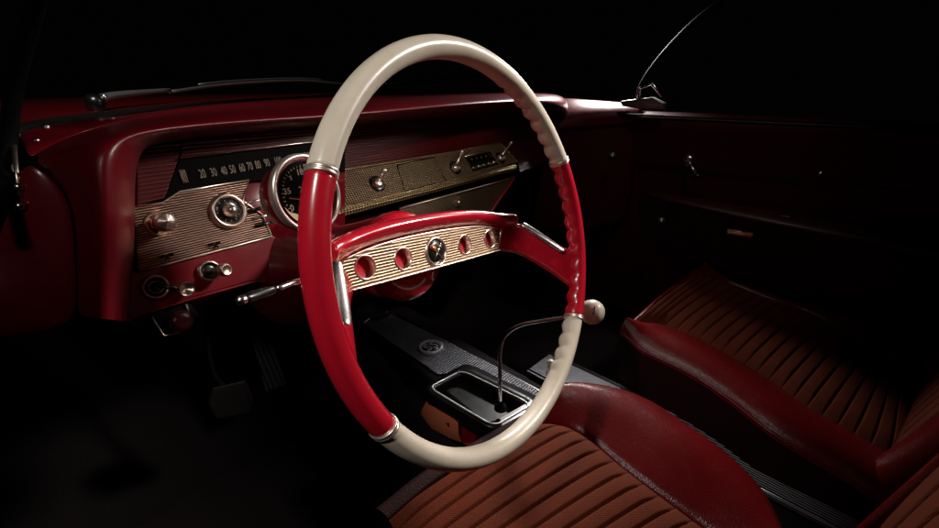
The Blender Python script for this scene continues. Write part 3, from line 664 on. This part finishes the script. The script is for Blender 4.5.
# ================================================================== GEAR SHIFT
gs = thing('gear_shift', 'bent chrome gear lever with round ivory knob rising from the console', 'gear lever', TZ(500, 408))
X0 = TZ(500, 408).x
def GX(x, y, dx=0): return PX(x, y, X0+dx)
rp = smoothpath([TZ(500.5, 412, -.01), GX(500, 398), GX(500, 375), GX(500, 352), GX(505, 336, .005), GX(520, 325.5, .010), GX(545, 320.5, .014), GX(570, 316.5, .018), GX(588, 313.5, .02)], 6)
G().tube(rp, lambda t: .0042-.0012*t, 14).out('lever', M['chrome'], gs)
G().lathe(TZ(500.5, 408, .002), (0, 0, 1), ((.013, -.002), (.012, .004), (.007, .010), (.005, .014)), 24).out('boot_ring', 'rubber', gs)
kc = GX(592, 312, .02); kr = 12.5/F_PX*((kc-CAM).dot(fw))
kn = G().lathe(kc, (0, -.6, .8), [(max(.0005, kr*math.sin(math.pi*i/16)), -kr*math.cos(math.pi*i/16)) for i in range(17)], 32).out('knob', 'ivory', gs)
fd = (CAM-kc).normalized(); kx = V((0, 0, 1)).cross(fd).normalized(); ky = fd.cross(kx); text('gear_mark', 'J', kc+fd*(kr*.97)+kx*kr*.15+ky*kr*.2, kx, ky, kr*.7, 'matte', kn, .0012)
bl = thing('console_button', 'small pale knob on the console seen just inside the lower right of the wheel', 'knob', PZ(551, 363, .50))
G().lathe(PZ(551, 363, .52), (-.3, -.4, .8), ((.002, -.03), (.003, -.012), (.007, -.006), (.0085, 0), (.006, .006), (.0005, .008)), 20).out('button', 'ivory', bl)
G().tube([PZ(551, 363, .52)-V((-.3, -.4, .8))*.02, PZ(551, 363, .52)+V((.01, .01, -.15))], .003, 8).out('stalk', 'chrome', bl)

# ================================================================== SEATS
def interp(pts, n):
    """resample a polyline of 3-D points smoothly to n points"""
    s_ = smoothpath(pts, 12); L = [0]
    for a, b in zip(s_, s_[1:]): L.append(L[-1]+(b-a).length)
    o = []; j = 0
    for i in range(n):
        t = L[-1]*i/(n-1)
        while j < len(L)-2 and L[j+1] < t: j += 1
        u_ = (t-L[j])/max(1e-9, L[j+1]-L[j]); o.append(s_[j].lerp(s_[j+1], u_))
    return o
def pleated(name, Lft, Rgt, npl, parent, crown=.018, dep=.0085, m='cloth', nrm=V((0, 0, 1)), seg=20):
    n = npl*seg+1; L, Rr = interp(Lft, n), interp(Rgt, n); rows = []
    for i in range(n):
        ph = (i % seg)/seg; hgt = dep*(.88*min(1, 2.6*abs(math.sin(math.pi*ph)))**.7+.12*abs(math.sin(math.pi*ph))); row = []
        for k in range(25):
            t = k/24; p = L[i].lerp(Rr[i], t); e = min(1, min(t, 1-t)*9)
            row.append(p+nrm*(crown*(4*t*(1-t))**.7+hgt*e-.003))
        rows.append(row)
    return G().grid(rows).out(name, m, parent)
def bolster(name, inner, outer, parent, n=60, bulge=.030, drop=.13, m='vinyl', out_dir=None, label=None):
    """fat roll from the seam (inner) over a crown to the piping (outer) and down the side"""
    I, O = interp(inner, n), interp(outer, n); rows = []; sk = []
    for a, b in zip(I, O):
        d = b-a; row = [a-V((0, 0, .012))]
        for k in range(9):
            t = k/8; row.append(a.lerp(b, t)+V((0, 0, bulge*math.sin(math.pi*min(1, t*.94+.02)**1.45)**.8)))
        h = d.copy(); h.z = 0; h.normalize(); row.append(b+h*.002-V((0, 0, .006)))
        rows.append(row); sk.append([b-h*.001-V((0, 0, .002)), b-h*.001-V((0, 0, drop*.3)), b-h*.010-V((0, 0, drop*.7)), b-h*.022-V((0, 0, drop))])
    o = G().grid(rows).out(name, m, parent, sub=1, label=label)
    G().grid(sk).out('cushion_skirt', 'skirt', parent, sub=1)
    return o

# ---- passenger seat
ps = thing('bucket_seat', 'far passenger bucket seat with rust pleated cloth and red vinyl edges, by the dark door', 'car seat', PZ(770, 400, .2), 'pair of front bucket seats')
def zz(pts, z0, z1): return [PZ(x, y, z0+(z1-z0)*i/(len(pts)-1)) for i, (x, y) in enumerate(pts)]
pin = zz([(633, 324), (650, 323), (666, 325), (699, 338), (732, 356), (770, 379), (808, 406), (846, 428), (884, 450), (925, 476)], .560, .455)
pout = zz([(620, 332), (632, 342), (645, 352), (688, 373), (726, 398), (764, 428), (797, 450), (835, 472), (879, 499), (925, 528)], .556, .438)
bolster('cushion_side', pin, pout, ps, label='left red vinyl cushion edge')
G().tube(interp([p+V((0, 0, .001)) for p in pout], 60), .0030, 8).out('piping', 'vinyl', ps)
rin = zz([(699, 275.4), (715, 277), (732, 283), (770, 298), (808, 311), (846, 333), (876, 356), (905, 392)], .560, .465)
rout = zz([(706, 262), (720, 260), (737, 260.7), (781, 273), (824, 292), (868, 319), (903, 352), (930, 385)], .548, .45)
bolster('cushion_side', rin, rout, ps, m='vinyl', label='right red vinyl cushion edge')
insL = zz([(634, 324), (650, 324), (666, 325), (699, 338), (732, 356), (770, 379), (808, 406), (846, 428), (884, 450), (905, 462)], .560, .46)
pleated('cushion_insert', insL, rin, 22, ps, crown=.014)
# front roll joining both sides
fi = [pin[0], pin[0].lerp(rin[0], .5)+V((0, .012, .006)), rin[0]]; fo = [pout[0], pout[0].lerp(rout[0], .5)+V((0, .012, -.004)), rout[0]]
bolster('cushion_front', fi, fo, ps, n=24, bulge=.004, drop=.16, m='vinyl')
# base under cushion
G().box(((pin[4]+rin[4])/2+V((0, 0, -.15))), .44, .50, .16).out('base', 'vinyld', ps, bevel=.03)
# backrest
bb = zz([(868, 500), (884, 450), (898, 405), (905, 385)], .44, .47)
A5 = [PZ(884, 452, .455), PZ(905, 392, .465)]
dv = (A5[1]-A5[0]).normalized(); bk = V((dv.y, -dv.x, 0)); bk = bk if bk.y < 0 else -bk
rows = []
W0 = (A5[1]-A5[0]).length
def backrest(par, A, B, height=.5, lean=.32, npl=9, th=.10, ins=.13):
    dv = (B-A).normalized(); bk = V((dv.y, -dv.x, 0)).normalized(); bk = bk if bk.y < 0 else -bk
    upv = (V((0, 0, 1))+bk*lean).normalized(); nr = dv.cross(upv); nr = nr if nr.y > 0 else -nr
    wd = (B-A).length
    Lp = [A+dv*wd*ins+upv*height*t for t in (0, .3, .6, .9)]; Rp = [B-dv*wd*ins+upv*height*t for t in (0, .3, .6, .9)]
    Bt = [A+dv*wd*(ins+(1-2*ins)*t)+upv*.0 for t in (0, .33, .66, 1)]; Tp = [A+dv*wd*(ins+(1-2*ins)*t)+upv*height*.9 for t in (0, .33, .66, 1)]
    pleated('backrest_insert', Bt, Tp, npl, par, crown=.015, nrm=nr)
    rows = []
    for t in [k/14 for k in range(15)]:
        row = []
        r_ = 1-.10*max(0, t-.7)/.3
        for s_, h in ((ins, .0), (ins*.85, .018), (ins*.4, .026), (0, .012), (-.03, -.02), (-.02, -th), (.5, -th*1.2), (1.02, -th), (1.03, -.02), (1, .012), (1-ins*.4, .026), (1-ins*.85, .018), (1-ins, 0)):
            s2 = .5+(s_-.5)*r_; row.append(A+dv*wd*s2+upv*(height*t*1.0-.06)+nr*h)
        rows.append(row)
    rows.append([p.lerp(sum(rows[-1], V((0, 0, 0)))/len(rows[-1]), .35)+upv*.03 for p in rows[-1]])
    G().grid(rows, cap=False).out('backrest', 'vinyl', par, sub=1)
backrest(ps, PZ(872, 490, .45), PZ(925, 372, .46))

# ---- driver seat
ds = thing('bucket_seat', 'near driver bucket seat with rust pleated cloth and glossy red bolster below the wheel', 'car seat', PZ(600, 500, .2), 'pair of front bucket seats')
din = zz([(530, 430), (548, 422), (568, 426), (590, 439), (617, 462), (648, 486), (675, 506), (702, 526), (740, 556), (790, 600)], .550, .465)
dout = zz([(536, 407), (552, 393), (577, 387.5), (612.5, 391), (648, 403), (693, 432), (729, 459), (760, 492), (778, 526), (800, 590)], .558, .455)
bolster('cushion_side', din, dout, ds, label='right red vinyl bolster', bulge=.034)
G().tube(interp([p+V((0, 0, .0)) for p in dout], 70), .0030, 8).out('piping', 'vinyl', ds)
dl = zz([(389, 517), (380, 560), (390, 620), (420, 700)], .550, .50)
dR_ = din[1:]
dL_ = [PZ(389, 519, .548), PZ(412, 560, .54), PZ(440, 604, .53), PZ(466, 642, .52), PZ(512, 692, .51), PZ(572, 742, .49)]
pleated('cushion_insert', dL_, dR_, 15, ds, crown=.016)
fi = [din[0], PZ(483, 450, .552), PZ(435, 480, .552), dL_[0]]; fo = [dout[0], PZ(474, 443, .545), PZ(424, 472, .545), PZ(374, 511, .542)]
bolster('cushion_front', fi, fo, ds, n=30, bulge=.008, drop=.16, m='skirt')  # front roll's shade put into its colour: near-black instead of red vinyl
G().box(PZ(600, 540, .37), .34, .34, .15).out('base', 'vinyld', ds, bevel=.03)
# driver backrest: only its front corner reaches into the picture
# placed behind the cushion, leaning back
backrest(ds, PZ(760, 640, .46)+V((-.30, 0, 0)), PZ(872, 548, .46)+V((.015, .0, 0)), height=.55, lean=.2, ins=.05)

# ================================================================== PEDALS
ac = thing('accelerator_pedal', 'long ribbed accelerator pedal hanging in the dark footwell', 'pedal', PY(268, 390, .66))
rows = G().prism([PY(*p) for p in ((246, 318, .72), (264, 316, .72), (287, 385, .64), (266, 392, .64))], (0, -1, .6), .012)
d1 = V((1, 0, 0)); rows.uv = [(p.z, p.x) for p in rows.v]
mr_ = mat('ribbed_rubber', (.007, .006, .006), .5, 0, 0, ('ribs', .012, .003)); rows.out('pad', mr_, ac, bevel=.003, smooth=False)
G().tube([PY(255, 320, .73), PY(250, 290, .80)], .006, 8).out('rod', 'matte', ac)
bp = thing('brake_pedal', 'square black brake pedal on a curved arm in the dark footwell', 'pedal', PY(233, 398, .58))
G().prism([PY(*p) for p in ((212, 388, .58), (246, 380, .58), (254, 398, .57), (250, 414, .57), (216, 420, .57), (208, 405, .575))], (0, -1, .5), .015).out('pad', 'rubber', bp, bevel=.004, smooth=False)
G().tube(smoothpath([PY(*p) for p in ((233, 395, .60), (214, 375, .64), (207, 340, .66), (208, 300, .68))], 5), .006, 8).out('arm', 'matte', bp)
